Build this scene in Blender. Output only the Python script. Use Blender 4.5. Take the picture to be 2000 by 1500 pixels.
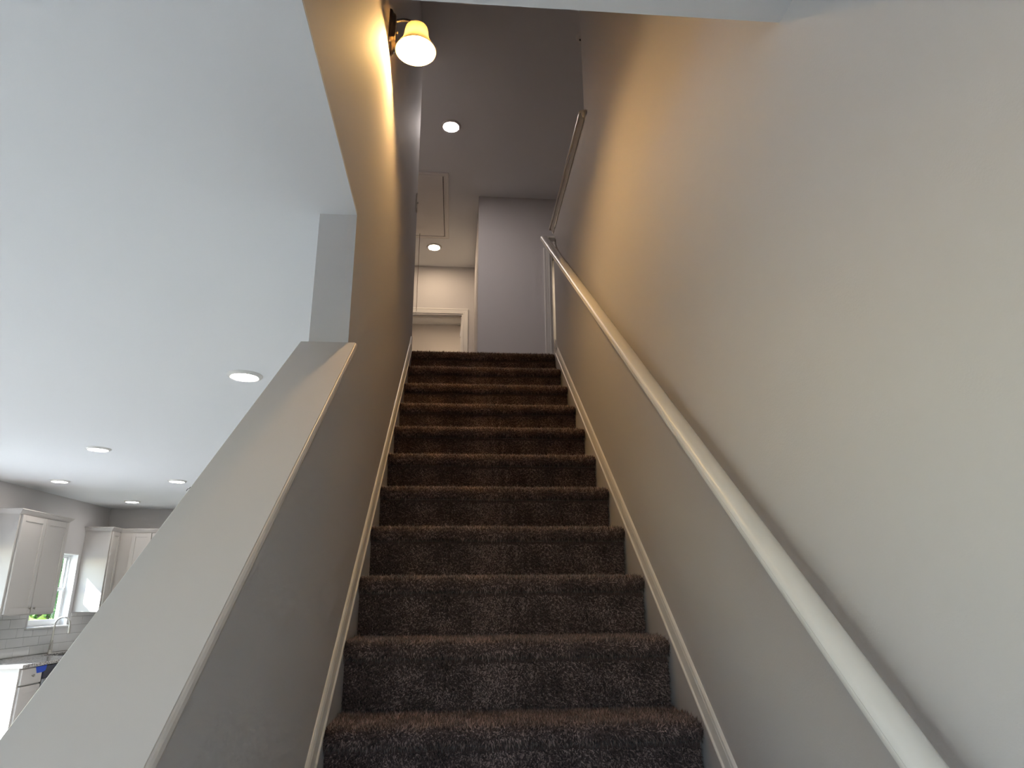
import bpy, bmesh, math, random
import numpy as np
from mathutils import Matrix, Vector

for o in list(bpy.data.objects):
    bpy.data.objects.remove(o)
S = bpy.context.scene
C = S.collection
PI = math.pi
rnd = random.Random(7)

# ------------------------------------------------------------------ dimensions (metres)
RISE, RUN = 0.195, 0.2497
SL = RISE / RUN
FL = -5 * RISE            # lower floor
H = 1.711                 # lower ceiling
UF = 11 * RISE            # upper floor
H2 = 4.89                 # upper ceiling
XL, XR = -0.511, 0.515    # stair side faces of the two stair walls
XLo = -0.630              # living-room side of the left stair wall
XRo = 0.635
YC = 0.284                # end of the left wall (column face)
KX = -4.95                # kitchen / living outer wall
KY = 8.25                 # kitchen end wall
RY = -3.2                 # wall behind the camera
CAP = 1.0447              # cap height above the nosing line

# ------------------------------------------------------------------ camera
cd = bpy.data.cameras.new('camera')
cam = bpy.data.objects.new('camera', cd); C.objects.link(cam)
cd.sensor_fit = 'HORIZONTAL'; cd.sensor_width = 36.0
cd.lens = 36.0 * 1331.03 / 2000.0
cd.clip_start = 0.02
yaw, pit, rol = 0.0817, 0.3022, -0.0063
c_, s_ = math.cos, math.sin
Fv = Vector((s_(yaw)*c_(pit), c_(yaw)*c_(pit), s_(pit)))
R0 = Vector((c_(yaw), -s_(yaw), 0)); U0 = R0.cross(Fv)
Rv = c_(rol)*R0 + s_(rol)*U0; Uv = -s_(rol)*R0 + c_(rol)*U0
M = Matrix((Rv, Uv, -Fv)).transposed().to_4x4()
M.translation = Vector((-0.1694, -1.7137, 0.5167))
cam.matrix_world = M
S.camera = cam

# ------------------------------------------------------------------ sky, sun, exposure
w = bpy.data.worlds.new('World'); S.world = w; w.use_nodes = True
nt = w.node_tree; nt.nodes.clear()
sky = nt.nodes.new('ShaderNodeTexSky'); sky.sky_type = 'NISHITA'
sky.sun_disc = False; sky.sun_elevation = math.radians(38.6)
sky.sun_rotation = math.radians(239); sky.air_density = 1.0; sky.dust_density = 0.3
bg = nt.nodes.new('ShaderNodeBackground'); bg.inputs['Strength'].default_value = 0.56
wo = nt.nodes.new('ShaderNodeOutputWorld')
nt.links.new(sky.outputs[0], bg.inputs['Color']); nt.links.new(bg.outputs[0], wo.inputs['Surface'])

sd = bpy.data.lights.new('sun', 'SUN'); sun = bpy.data.objects.new('sun', sd); C.objects.link(sun)
sd.energy = 12.5; sd.angle = math.radians(0.53); sd.color = (0.93, 0.945, 1.0)
sun.rotation_euler = Vector((1.0, 0.65, -0.93)).to_track_quat('-Z', 'Y').to_euler()
sun.location = (-12, -6, 12)

def portal(loc, rot, sx, sy):
    l = bpy.data.lights.new('window_portal', 'AREA'); l.shape = 'RECTANGLE'; l.size = sx; l.size_y = sy
    l.cycles.is_portal = True
    o = bpy.data.objects.new('window_portal', l); C.objects.link(o)
    o.location = loc; o.rotation_euler = rot
# openings: (y0, y1, z0, z1) in the outer wall, (x0, x1, z0, z1) in the wall behind the camera
KWIN = (6.80, 7.625, 0.215, 1.06)
PATIO = (3.45, 5.50, FL + 0.02, 1.10)
LWIN = (-1.6, 1.9, -0.35, 1.25)
FILL_BACK = (-4.3, -2.3, -0.35, 1.25)  # unseen rear window, added to bring in daylight
FILL_WIN = (-0.85, 0.05, 0.22, 1.10)  # unseen opening added behind the camera as stairwell fill light
for (a, b, c, d) in (KWIN, PATIO, LWIN):
    portal((KX - 0.16, (a+b)/2, (c+d)/2), (0, -PI/2, 0), d - c, b - a)
portal(((FILL_WIN[0]+FILL_WIN[1])/2, RY - 0.16, (FILL_WIN[2]+FILL_WIN[3])/2), (PI/2, 0, 0), FILL_WIN[1]-FILL_WIN[0], FILL_WIN[3]-FILL_WIN[2])
portal(((FILL_BACK[0]+FILL_BACK[1])/2, RY - 0.16, (FILL_BACK[2]+FILL_BACK[3])/2), (PI/2, 0, 0), FILL_BACK[1]-FILL_BACK[0], FILL_BACK[3]-FILL_BACK[2])

S.cycles.use_light_tree = False
S.cycles.max_bounces = 8
S.cycles.caustics_reflective = False
S.cycles.adaptive_threshold = 0.08
S.cycles.adaptive_min_samples = 24
S.view_settings.view_transform = 'Standard'
S.view_settings.look = 'None'
S.view_settings.gamma = 1.0
S.view_settings.use_curve_mapping = False
S.view_settings.exposure = 1.14

# ------------------------------------------------------------------ materials
def mat(name, col, rough=0.6, metal=0.0, bump=0.0, bscale=200.0, vary=0.0, vscale=6.0, spec=0.5, emit=None, estr=0.0):
    m = bpy.data.materials.new(name); m.use_nodes = True
    n = m.node_tree; b = n.nodes['Principled BSDF']
    b.inputs['Base Color'].default_value = (*col, 1); b.inputs['Roughness'].default_value = rough
    b.inputs['Metallic'].default_value = metal; b.inputs['Specular IOR Level'].default_value = spec
    tc = n.nodes.new('ShaderNodeTexCoord')
    if vary:
        nz = n.nodes.new('ShaderNodeTexNoise'); nz.inputs['Scale'].default_value = vscale
        nz.inputs['Detail'].default_value = 2
        n.links.new(tc.outputs['Object'], nz.inputs['Vector'])
        mr = n.nodes.new('ShaderNodeMapRange'); mr.inputs[3].default_value = 1 - vary; mr.inputs[4].default_value = 1 + vary
        n.links.new(nz.outputs[0], mr.inputs[0])
        mx = n.nodes.new('ShaderNodeVectorMath'); mx.operation = 'SCALE'
        mx.inputs[0].default_value = col
        n.links.new(mr.outputs[0], mx.inputs['Scale']); n.links.new(mx.outputs[0], b.inputs['Base Color'])
    if bump:
        nz = n.nodes.new('ShaderNodeTexNoise'); nz.inputs['Scale'].default_value = bscale; nz.inputs['Detail'].default_value = 1
        n.links.new(tc.outputs['Object'], nz.inputs['Vector'])
        bp = n.nodes.new('ShaderNodeBump'); bp.inputs['Strength'].default_value = bump; bp.inputs['Distance'].default_value = 0.002
        n.links.new(nz.outputs[0], bp.inputs['Height']); n.links.new(bp.outputs[0], b.inputs['Normal'])
    if emit:
        b.inputs['Emission Color'].default_value = (*emit, 1); b.inputs['Emission Strength'].default_value = estr
    return m

WALL = mat('wall_paint', (0.600, 0.580, 0.580), 0.75, bump=0.12, bscale=260)
CEIL = mat('ceiling_paint', (0.80, 0.815, 0.825), 0.9, bump=0.08, bscale=220)
CAPP = mat('cap_paint', (0.58, 0.535, 0.507), 0.42, bump=0.03, bscale=60)
TRIM = mat('trim_paint', (0.78, 0.76, 0.73), 0.38, bump=0.03, bscale=60)
CAB = mat('cabinet_paint', (0.54, 0.51, 0.485), 0.38, bump=0.02, bscale=80)
WIN = mat('window_vinyl', (0.85, 0.85, 0.84), 0.35, vary=0.01)
NICKEL = mat('brushed_nickel', (0.55, 0.52, 0.48), 0.28, metal=1.0, bump=0.03, bscale=400)
BRONZE = mat('dark_nickel_plate', (0.30, 0.25, 0.20), 0.3, metal=1.0, bump=0.02, bscale=300)
STEEL = mat('stainless_steel', (0.45, 0.45, 0.48), 0.3, metal=1.0, bump=0.03, bscale=300)
NAVY = mat('dark_control_panel', (0.025, 0.025, 0.045), 0.2, vary=0.05)
TAPE = mat('blue_tape', (0.02, 0.08, 0.55), 0.55, vary=0.08, vscale=60)
TILE = mat('glazed_tile', (0.80, 0.79, 0.78), 0.08, bump=0.04, bscale=12, vary=0.06, vscale=3)
GROUT = mat('grout', (0.45, 0.44, 0.43), 0.9, bump=0.1)
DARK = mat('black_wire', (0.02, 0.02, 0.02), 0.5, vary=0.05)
STRING = mat('brown_cord', (0.12, 0.08, 0.05), 0.8, vary=0.1)
PLAST = mat('white_plastic', (0.72, 0.70, 0.67), 0.4, vary=0.01)
GRASS = mat('lawn', (0.13, 0.15, 0.07), 0.9, vary=0.4, vscale=1.5, bump=0.3, bscale=40)
BARK = mat('bark', (0.10, 0.07, 0.05), 0.9, vary=0.3, vscale=20, bump=0.5, bscale=40)
LEAF = mat('leaf_green', (0.12, 0.28, 0.05), 0.6, vary=0.5, vscale=3)
LEAF2 = mat('leaf_yellow_green', (0.30, 0.36, 0.06), 0.6, vary=0.5, vscale=3)

def stone():
    m = bpy.data.materials.new('speckled_stone'); m.use_nodes = True
    n = m.node_tree; b = n.nodes['Principled BSDF']; b.inputs['Roughness'].default_value = 0.12
    tc = n.nodes.new('ShaderNodeTexCoord'); nz = n.nodes.new('ShaderNodeTexNoise'); nz.inputs['Scale'].default_value = 55
    nz.inputs['Detail'].default_value = 6
    cr = n.nodes.new('ShaderNodeValToRGB')
    cr.color_ramp.elements[0].position = 0.38; cr.color_ramp.elements[0].color = (0.16, 0.14, 0.13, 1)
    cr.color_ramp.elements[1].position = 0.58; cr.color_ramp.elements[1].color = (0.62, 0.59, 0.56, 1)
    n.links.new(tc.outputs['Object'], nz.inputs['Vector']); n.links.new(nz.outputs[0], cr.inputs[0])
    n.links.new(cr.outputs[0], b.inputs['Base Color'])
    return m
STONE = stone()

def wood_floor():
    m = bpy.data.materials.new('wood_planks'); m.use_nodes = True
    n = m.node_tree; b = n.nodes['Principled BSDF']; b.inputs['Roughness'].default_value = 0.35
    tc = n.nodes.new('ShaderNodeTexCoord'); mp = n.nodes.new('ShaderNodeMapping'); mp.inputs['Rotation'].default_value = (0, 0, PI/2)
    br = n.nodes.new('ShaderNodeTexBrick'); br.inputs['Scale'].default_value = 1.0
    br.inputs['Brick Width'].default_value = 1.2; br.inputs['Row Height'].default_value = 0.18; br.inputs['Mortar Size'].default_value = 0.002
    br.inputs['Color1'].default_value = (0.40, 0.36, 0.33, 1); br.inputs['Color2'].default_value = (0.35, 0.315, 0.29, 1)
    br.inputs['Mortar'].default_value = (0.15, 0.11, 0.08, 1)
    n.links.new(tc.outputs['Object'], mp.inputs[0]); n.links.new(mp.outputs[0], br.inputs[0]); n.links.new(br.outputs[0], b.inputs['Base Color'])
    return m
WOOD = wood_floor()

def carpet(name, use_island):
    m = bpy.data.materials.new(name); m.use_nodes = True
    n = m.node_tree; b = n.nodes['Principled BSDF']; b.inputs['Roughness'].default_value = 0.9
    b.inputs['Specular IOR Level'].default_value = 0.15
    b.inputs['Sheen Weight'].default_value = 0.25; b.inputs['Sheen Roughness'].default_value = 0.5
    cr = n.nodes.new('ShaderNodeValToRGB')
    e = cr.color_ramp.elements
    e[0].position = 0.0; e[0].color = (0.036, 0.024, 0.023, 1)
    e[1].position = 1.0; e[1].color = (0.60, 0.42, 0.38, 1)
    x = e.new(0.6); x.color = (0.145, 0.097, 0.089, 1)
    tc = n.nodes.new('ShaderNodeTexCoord'); nz = n.nodes.new('ShaderNodeTexNoise')
    nz.inputs['Scale'].default_value = 9 if use_island else 260; nz.inputs['Detail'].default_value = 3
    n.links.new(tc.outputs['Object'], nz.inputs['Vector'])
    if use_island:
        g = n.nodes.new('ShaderNodeNewGeometry')
        ad = n.nodes.new('ShaderNodeMath'); ad.operation = 'MULTIPLY_ADD'; ad.inputs[1].default_value = 0.85
        mm = n.nodes.new('ShaderNodeMath'); mm.operation = 'MULTIPLY_ADD'; mm.inputs[1].default_value = 0.9; mm.inputs[2].default_value = -0.38
        n.links.new(nz.outputs[0], mm.inputs[0]); n.links.new(mm.outputs[0], ad.inputs[2])
        n.links.new(g.outputs['Random Per Island'], ad.inputs[0]); n.links.new(ad.outputs[0], cr.inputs[0])
    else:
        n.links.new(nz.outputs[0], cr.inputs[0])
        bp = n.nodes.new('ShaderNodeBump'); bp.inputs['Strength'].default_value = 0.6; bp.inputs['Distance'].default_value = 0.006
        n.links.new(nz.outputs[0], bp.inputs['Height']); n.links.new(bp.outputs[0], b.inputs['Normal'])
    n.links.new(cr.outputs[0], b.inputs['Base Color'])
    return m
PILE = carpet('carpet_pile_fibre', True)
BACKING = carpet('carpet_backing', False)

def glass_pane():
    m = bpy.data.materials.new('window_glass'); m.use_nodes = True
    n = m.node_tree; n.nodes.clear()
    t = n.nodes.new('ShaderNodeBsdfTransparent'); t.inputs[0].default_value = (0.96, 0.98, 0.97, 1)
    g = n.nodes.new('ShaderNodeBsdfGlossy'); g.inputs['Roughness'].default_value = 0.02
    lw = n.nodes.new('ShaderNodeLayerWeight'); lw.inputs[0].default_value = 0.5
    pw = n.nodes.new('ShaderNodeMath'); pw.operation = 'POWER'; pw.inputs[1].default_value = 5.0
    fr = n.nodes.new('ShaderNodeMath'); fr.operation = 'MULTIPLY_ADD'; fr.inputs[1].default_value = 0.9; fr.inputs[2].default_value = 0.03
    n.links.new(lw.outputs['Facing'], pw.inputs[0]); n.links.new(pw.outputs[0], fr.inputs[0])
    mx = n.nodes.new('ShaderNodeMixShader'); o = n.nodes.new('ShaderNodeOutputMaterial')
    n.links.new(fr.outputs[0], mx.inputs[0]); n.links.new(t.outputs[0], mx.inputs[1]); n.links.new(g.outputs[0], mx.inputs[2])
    n.links.new(mx.outputs[0], o.inputs[0])
    return m
GLASS = glass_pane()

def shade_glass():
    m = bpy.data.materials.new('frosted_shade_glass'); m.use_nodes = True
    n = m.node_tree; n.nodes.clear()
    t = n.nodes.new('ShaderNodeBsdfTranslucent'); t.inputs[0].default_value = (0.66, 0.59, 0.47, 1)
    d = n.nodes.new('ShaderNodeBsdfDiffuse'); d.inputs[0].default_value = (0.60, 0.55, 0.45, 1)
    mx = n.nodes.new('ShaderNodeMixShader'); mx.inputs[0].default_value = 0.45
    g = n.nodes.new('ShaderNodeBsdfGlossy'); g.inputs['Roughness'].default_value = 0.25
    m2 = n.nodes.new('ShaderNodeMixShader'); m2.inputs[0].default_value = 0.05
    o = n.nodes.new('ShaderNodeOutputMaterial')
    n.links.new(d.outputs[0], mx.inputs[1]); n.links.new(t.outputs[0], mx.inputs[2])
    n.links.new(mx.outputs[0], m2.inputs[1]); n.links.new(g.outputs[0], m2.inputs[2]); n.links.new(m2.outputs[0], o.inputs[0])
    return m
SHADE = shade_glass()

def emis(name, col, st):
    m = bpy.data.materials.new(name); m.use_nodes = True
    n = m.node_tree; n.nodes.clear()
    e = n.nodes.new('ShaderNodeEmission'); e.inputs[0].default_value = (*col, 1); e.inputs[1].default_value = st
    o = n.nodes.new('ShaderNodeOutputMaterial'); n.links.new(e.outputs[0], o.inputs[0])
    return m
BULB = emis('lit_bulb', (1.0, 0.60, 0.22), 430.0)
DISC_DAY = emis('lit_diffuser_living', (1.0, 0.92, 0.84), 26.0)
DISC_HALL = emis('lit_diffuser_hall', (1.0, 0.88, 0.83), 150.0)
DISC_CORR = emis('lit_diffuser_corridor', (1.0, 0.76, 0.52), 74.0)
FILL_ROOM = emis('fill_light_far_room', (1.0, 0.74, 0.48), 120.0)  # added lamp that brightens the room past the corridor doorway
DISC_BATH = emis('lit_diffuser_room', (1.0, 0.80, 0.55), 110.0)

# ------------------------------------------------------------------ mesh helpers
ORG = {}
def link(o, parent=None):
    C.objects.link(o)
    if parent is not None: o.parent = parent
    return o
def obj(name, bm, m, parent=None, origin=None, smooth=False, kind=None):
    bmesh.ops.recalc_face_normals(bm, faces=bm.faces)
    if parent is not None: org = ORG[parent.name]
    elif origin is not None: org = Vector(origin)
    else:
        xs = [v.co for v in bm.verts]
        lo = [min(v[i] for v in xs) for i in range(3)]; hi = [max(v[i] for v in xs) for i in range(3)]
        org = Vector(((lo[0]+hi[0])/2, (lo[1]+hi[1])/2, lo[2]))
    bmesh.ops.translate(bm, verts=bm.verts, vec=-org)
    me = bpy.data.meshes.new(name); bm.to_mesh(me); bm.free()
    if smooth:
        for p in me.polygons: p.use_smooth = True
        try: me.set_sharp_from_angle(angle=math.radians(40))
        except Exception: pass
    me.materials.append(m)
    o = bpy.data.objects.new(name, me); link(o, parent)
    if parent is None: o.location = org
    ORG[o.name] = org
    if kind: o['kind'] = kind
    return o
def thing(name, label, cat, loc, group=None):
    o = bpy.data.objects.new(name, None); C.objects.link(o); o.empty_display_size = 0.05
    o.location = loc; ORG[o.name] = Vector(loc); o['label'] = label; o['category'] = cat
    if group: o['group'] = group
    return o
def tag(o, label, cat, group=None):
    o['label'] = label; o['category'] = cat
    if group: o['group'] = group
    return o
def struct(name, bm, m, parent=None, label=None):
    o = obj(name, bm, m, parent)
    if parent is None: o['kind'] = 'structure'
    if label: o['label'] = label
    return o
def copy_tree(o, parent=None):
    n = o.copy(); C.objects.link(n); n.parent = parent
    for ch in list(o.children): copy_tree(ch, n)
    return n
def add_box(bm, lo, hi, bev=0.0, seg=2):
    x0, y0, z0 = lo; x1, y1, z1 = hi
    vs = [bm.verts.new(p) for p in ((x0,y0,z0),(x1,y0,z0),(x1,y1,z0),(x0,y1,z0),(x0,y0,z1),(x1,y0,z1),(x1,y1,z1),(x0,y1,z1))]
    fs = [bm.faces.new([vs[i] for i in q]) for q in ((3,2,1,0),(4,5,6,7),(0,1,5,4),(1,2,6,5),(2,3,7,6),(3,0,4,7))]
    if bev:
        es = list({e for f in fs for e in f.edges})
        bmesh.ops.bevel(bm, geom=es, offset=bev, segments=seg, affect='EDGES', profile=0.5)
    return bm
def box(lo, hi, bev=0.0, seg=2):
    return add_box(bmesh.new(), lo, hi, bev, seg)
def add_prism(bm, poly, axis, a, b):
    """poly: 2-D points in the plane normal to axis; extruded from a to b. axis 0: (y,z), 1: (x,z), 2: (x,y)"""
    def p3(p, t):
        return (t, p[0], p[1]) if axis == 0 else ((p[0], t, p[1]) if axis == 1 else (p[0], p[1], t))
    v0 = [bm.verts.new(p3(p, a)) for p in poly]; v1 = [bm.verts.new(p3(p, b)) for p in poly]
    n = len(poly)
    f0 = bm.faces.new(v0); f1 = bm.faces.new(list(reversed(v1)))
    for i in range(n):
        bm.faces.new((v0[i], v1[i], v1[(i+1) % n], v0[(i+1) % n]))
    f0.normal_update(); f1.normal_update()
    bmesh.ops.triangulate(bm, faces=[f for f in (f0, f1) if len(f.verts) > 4], quad_method='BEAUTY', ngon_method='EAR_CLIP')
    return bm
def prism(poly, axis, a, b): return add_prism(bmesh.new(), poly, axis, a, b)
def add_sweep(bm, prof, path, frames, closed_ends=True):
    """prof: 2-D points (u,v); path: points; frames: (U,V) vectors for each point"""
    rings = []
    for p, (u, v) in zip(path, frames):
        rings.append([bm.verts.new(Vector(p) + u*a + v*b) for a, b in prof])
    n = len(prof)
    for r0, r1 in zip(rings, rings[1:]):
        for i in range(n): bm.faces.new((r0[i], r0[(i+1) % n], r1[(i+1) % n], r1[i]))
    if closed_ends:
        bm.faces.new(rings[0]); bm.faces.new(list(reversed(rings[-1])))
    return bm
def add_tube(bm, pts, rad, n=10):
    pts = [Vector(p) for p in pts]
    if not isinstance(rad, (list, tuple)): rad = [rad]*len(pts)
    rings = []
    ref = None
    for i, p in enumerate(pts):
        t = (pts[min(i+1, len(pts)-1)] - pts[max(i-1, 0)]).normalized()
        if ref is None:
            ref = Vector((0,0,1)) if abs(t.z) < 0.9 else Vector((1,0,0))
        u = t.cross(ref).normalized(); v = t.cross(u).normalized(); ref = -v if (-v).dot(ref) > 0 else v
        rings.append([bm.verts.new(p + (u*math.cos(2*PI*k/n) + v*math.sin(2*PI*k/n))*rad[i]) for k in range(n)])
    for r0, r1 in zip(rings, rings[1:]):
        for k in range(n): bm.faces.new((r0[k], r0[(k+1) % n], r1[(k+1) % n], r1[k]))
    bm.faces.new(rings[0]); bm.faces.new(list(reversed(rings[-1])))
    return bm
def add_lathe(bm, prof, center, n=32, closed=False):
    """prof: list of (r, z) about a vertical axis"""
    cx, cy, cz = center
    rings = []
    for r, z in prof:
        if r < 1e-6: rings.append([bm.verts.new((cx, cy, cz + z))])
        else: rings.append([bm.verts.new((cx + r*math.cos(2*PI*k/n), cy + r*math.sin(2*PI*k/n), cz + z)) for k in range(n)])
    prs = list(zip(rings, rings[1:]))
    if closed: prs.append((rings[-1], rings[0]))
    for a, b in prs:
        for k in range(n):
            q = [a[k % len(a)], a[(k+1) % len(a)], b[(k+1) % len(b)], b[k % len(b)]]
            q2 = []
            for v in q:
                if v not in q2: q2.append(v)
            if len(q2) > 2: bm.faces.new(q2)
    return bm
def wall_with_holes(axis, t0, t1, u0, u1, z0, z1, holes):
    """wall slab; axis 0: thickness in x and u = y; axis 1: thickness in y and u = x. holes (ua,ub,za,zb)"""
    us = sorted({u0, u1, *[h[0] for h in holes], *[h[1] for h in holes]})
    zs = sorted({z0, z1, *[h[2] for h in holes], *[h[3] for h in holes]})
    bm = bmesh.new(); vd = {}
    def V(t, i, k):
        key = (t, i, k)
        if key not in vd:
            tt = t1 if t else t0
            vd[key] = bm.verts.new((tt, us[i], zs[k]) if axis == 0 else (us[i], tt, zs[k]))
        return vd[key]
    solid = {}
    for i in range(len(us)-1):
        for k in range(len(zs)-1):
            cu, cz = (us[i]+us[i+1])/2, (zs[k]+zs[k+1])/2
            solid[i, k] = not any(h[0] < cu < h[1] and h[2] < cz < h[3] for h in holes)
    for (i, k), s in solid.items():
        if not s: continue
        for t in (0, 1): bm.faces.new((V(t,i,k), V(t,i+1,k), V(t,i+1,k+1), V(t,i,k+1)))
        for (di, dk, a, b) in ((-1,0,(i,k),(i,k+1)), (1,0,(i+1,k),(i+1,k+1)), (0,-1,(i,k),(i+1,k)), (0,1,(i,k+1),(i+1,k+1))):
            if not solid.get((i+di, k+dk), False):
                bm.faces.new((V(0,*a), V(0,*b), V(1,*b), V(1,*a)))
    return bm

# ------------------------------------------------------------------ shell: lower storey
struct('floor', box((KX - 0.15, RY - 0.15, FL - 0.2), (XRo, KY + 0.15, FL)), WOOD)
struct('ceiling', prism([(KX, RY), (XR, RY), (XR, -0.577), (XL, -0.577), (XL, YC), (XLo, YC), (XLo, KY), (KX, KY)], 2, H, H + 0.012), CEIL)
wl = struct('wall_kitchen', wall_with_holes(0, KX - 0.15, KX, RY - 0.15, KY + 0.15, FL, H + 0.012, [KWIN, PATIO, LWIN]), WALL)
struct('wall_back', box((KX, KY, FL), (XRo, KY + 0.15, H + 0.012)), WALL)
struct('wall_front', wall_with_holes(1, RY - 0.15, RY, KX, XRo, FL, H + 0.012, [FILL_BACK, FILL_WIN]), WALL)
ty = lambda y: SL*y + CAP - 0.021/math.cos(math.atan(SL))
struct('wall_left', prism([(-1.28, FL), (KY, FL), (KY, H), (2.90, H), (2.90, H2), (-0.577, H2), (-0.577, H + 0.012), (YC, H + 0.012),
                           (YC, ty(YC)), (-1.28, ty(-1.28))], 0, XLo, XL), WALL)
struct('wall_right', prism([(RY, FL), (KY, FL), (KY, H), (2.775, H), (2.775, 3.145), (1.49, 3.145), (1.49, H2), (RY, H2)], 0, XR, XRo), WALL)
struct('wall_header', box((XLo, -0.70, H + 0.012), (XR, -0.577, H2)), WALL)

# ------------------------------------------------------------------ shell: upper storey
HBY, PUY, CX, HX0, HX1 = 6.87, 5.10, 0.022, -1.25, 2.6
struct('floor_upper', prism([(HX0 - 0.1, 2.90), (XL, 2.90), (XL, 2.79), (XR, 2.79), (XRo, 2.79), (XRo, 1.49), (HX1 + 0.1, 1.49), (HX1 + 0.1, 9.2), (HX0 - 0.1, 9.2)], 2, H + 0.014, UF - 0.004), BACKING)
struct('ceiling_upper', box((HX0 - 0.15, -0.72, H2), (HX1 + 0.15, 9.3, H2 + 0.12)), CEIL)
struct('wall_hall_left', box((HX0 - 0.12, 2.78, UF), (HX0, HBY, H2)), WALL)
struct('wall_hall_corner', box((HX0, 2.78, UF), (XLo, 2.90, H2)), WALL)
D1 = (-0.945, -0.128, UF, 4.185)          # doorway in the corridor end wall
struct('wall_hall_end', wall_with_holes(1, HBY, HBY + 0.12, HX0 - 0.12, CX, UF, H2, [D1]), WALL)
D2 = (0.822, 1.62, UF, 4.185)             # doorway in the wall facing the stairs
struct('wall_hall_far', wall_with_holes(1, PUY, PUY + 0.12, CX, HX1, UF, H2, [D2]), WALL)
struct('wall_corridor', box((CX, PUY + 0.12, UF), (CX + 0.12, 9.2, H2)), WALL)
struct('wall_hall_near', box((XRo, 1.37, UF), (HX1, 1.49, H2)), WALL)
struct('wall_hall_right', box((HX1, 1.37, UF), (HX1 + 0.12, 9.2, H2)), WALL)
struct('wall_bath_end', box((CX + 0.12, 6.60, UF), (HX1, 6.72, H2)), WALL)
struct('wall_room_end', box((HX0 - 0.12, 9.0, UF), (HX1 + 0.12, 9.2, H2)), WALL)
struct('wall_room_left', box((HX0 - 0.24, HBY + 0.12, UF), (HX0 - 0.12, 9.0, H2)), WALL)

# door casings and the open doors
CASP = [(0, 0), (0.012, 0), (0.014, 0.012), (0.011, 0.016), (0.013, 0.022), (0.015, 0.05), (0.018, 0.056), (0.018, 0.066), (0.014, 0.070), (0, 0.070)]
def casing(parent_name, y, x0, x1, z0, z1):
    t = None
    bm = bmesh.new()
    # profile: depth (towards -y), distance outwards from the opening; mitred sweep left - head - right
    pts = [(x0, z0), (x0, z1), (x1, z1), (x1, z0)]
    dirs = [(-1, 0), (-1, 1), (1, 1), (1, 0)]
    rings = []
    for (px, pz), (dx, dz) in zip(pts, dirs):
        rings.append([bm.verts.new((px + dx*o, y - d, pz + dz*o)) for d, o in CASP])
    n = len(CASP)
    for r0, r1 in zip(rings, rings[1:]):
        for i in range(n): bm.faces.new((r0[i], r0[(i+1) % n], r1[(i+1) % n], r1[i]))
    bm.faces.new(rings[0]); bm.faces.new(list(reversed(rings[-1])))
    return bm
def doorway(nm, D, y, hinge, swing, label):
    d = thing(nm, label, 'door', ((D[0]+D[1])/2, y, UF)); del d['category']; d['kind'] = 'structure'
    obj('casing', casing(nm, y, D[0], D[1], UF, D[3]), TRIM, d)
    jb = bmesh.new()
    add_box(jb, (D[0], y - 0.002, UF), (D[0] + 0.018, y + 0.122, D[3])); add_box(jb, (D[1] - 0.018, y - 0.002, UF), (D[1], y + 0.122, D[3]))
    add_box(jb, (D[0] + 0.018, y - 0.002, D[3] - 0.018), (D[1] - 0.018, y + 0.122, D[3]))
    jo = obj('jamb', jb, TRIM, d)
    sb = bmesh.new()
    add_box(sb, (D[0] + 0.018, y + 0.05, UF), (D[0] + 0.030, y + 0.085, D[3] - 0.018)); add_box(sb, (D[1] - 0.030, y + 0.05, UF), (D[1] - 0.018, y + 0.085, D[3] - 0.018))
    add_box(sb, (D[0] + 0.030, y + 0.05, D[3] - 0.030), (D[1] - 0.030, y + 0.085, D[3] - 0.018))
    obj('door_stop', sb, TRIM, jo)
    # leaf swung into the room beyond
    hx = D[1] - 0.020 if hinge > 0 else D[0] + 0.020
    W = D[1] - D[0] - 0.042
    bm = box((0, 0, UF + 0.01), (W, 0.035, D[3] - 0.022), 0.002)
    for (za, zb) in ((UF + 0.22, UF + 0.85), (UF + 1.05, D[3] - 0.16)):
        for s in (0, 1):
            xa, xb = 0.11, W - 0.11
            yy = -0.0005 if s == 0 else 0.0305
            add_box(bm, (xa, yy, za), (xb, yy + 0.005, zb), 0.004)
    ang = swing
    for v in bm.verts:
        x, yv = v.co.x, v.co.y
        v.co.x = hx + (-hinge)*(x*math.cos(ang)) + (hinge)*(yv*math.sin(ang)) * 1.0
        v.co.y = y + 0.124 + x*math.sin(ang) + yv*math.cos(ang)
    leaf = obj('door_leaf', bm, TRIM, d)
    for hz in (UF + 0.25, UF + 1.0, D[3] - 0.30):
        hb = bmesh.new(); add_tube(hb, [(hx - hinge*0.004, y + 0.118, hz), (hx - hinge*0.004, y + 0.118, hz + 0.09)], 0.007, 8)
        add_box(hb, (hx - 0.016, y + 0.085, hz), (hx + 0.001, y + 0.115, hz + 0.09))
        obj('hinge', hb, NICKEL, jo)
    return d
doorway('door_1', D1, HBY, 1, math.radians(100), 'white cased doorway at the end of the upstairs corridor')
doorway('door_2', D2, PUY, 1, math.radians(88), 'white cased doorway just visible behind the upper half wall')

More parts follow.
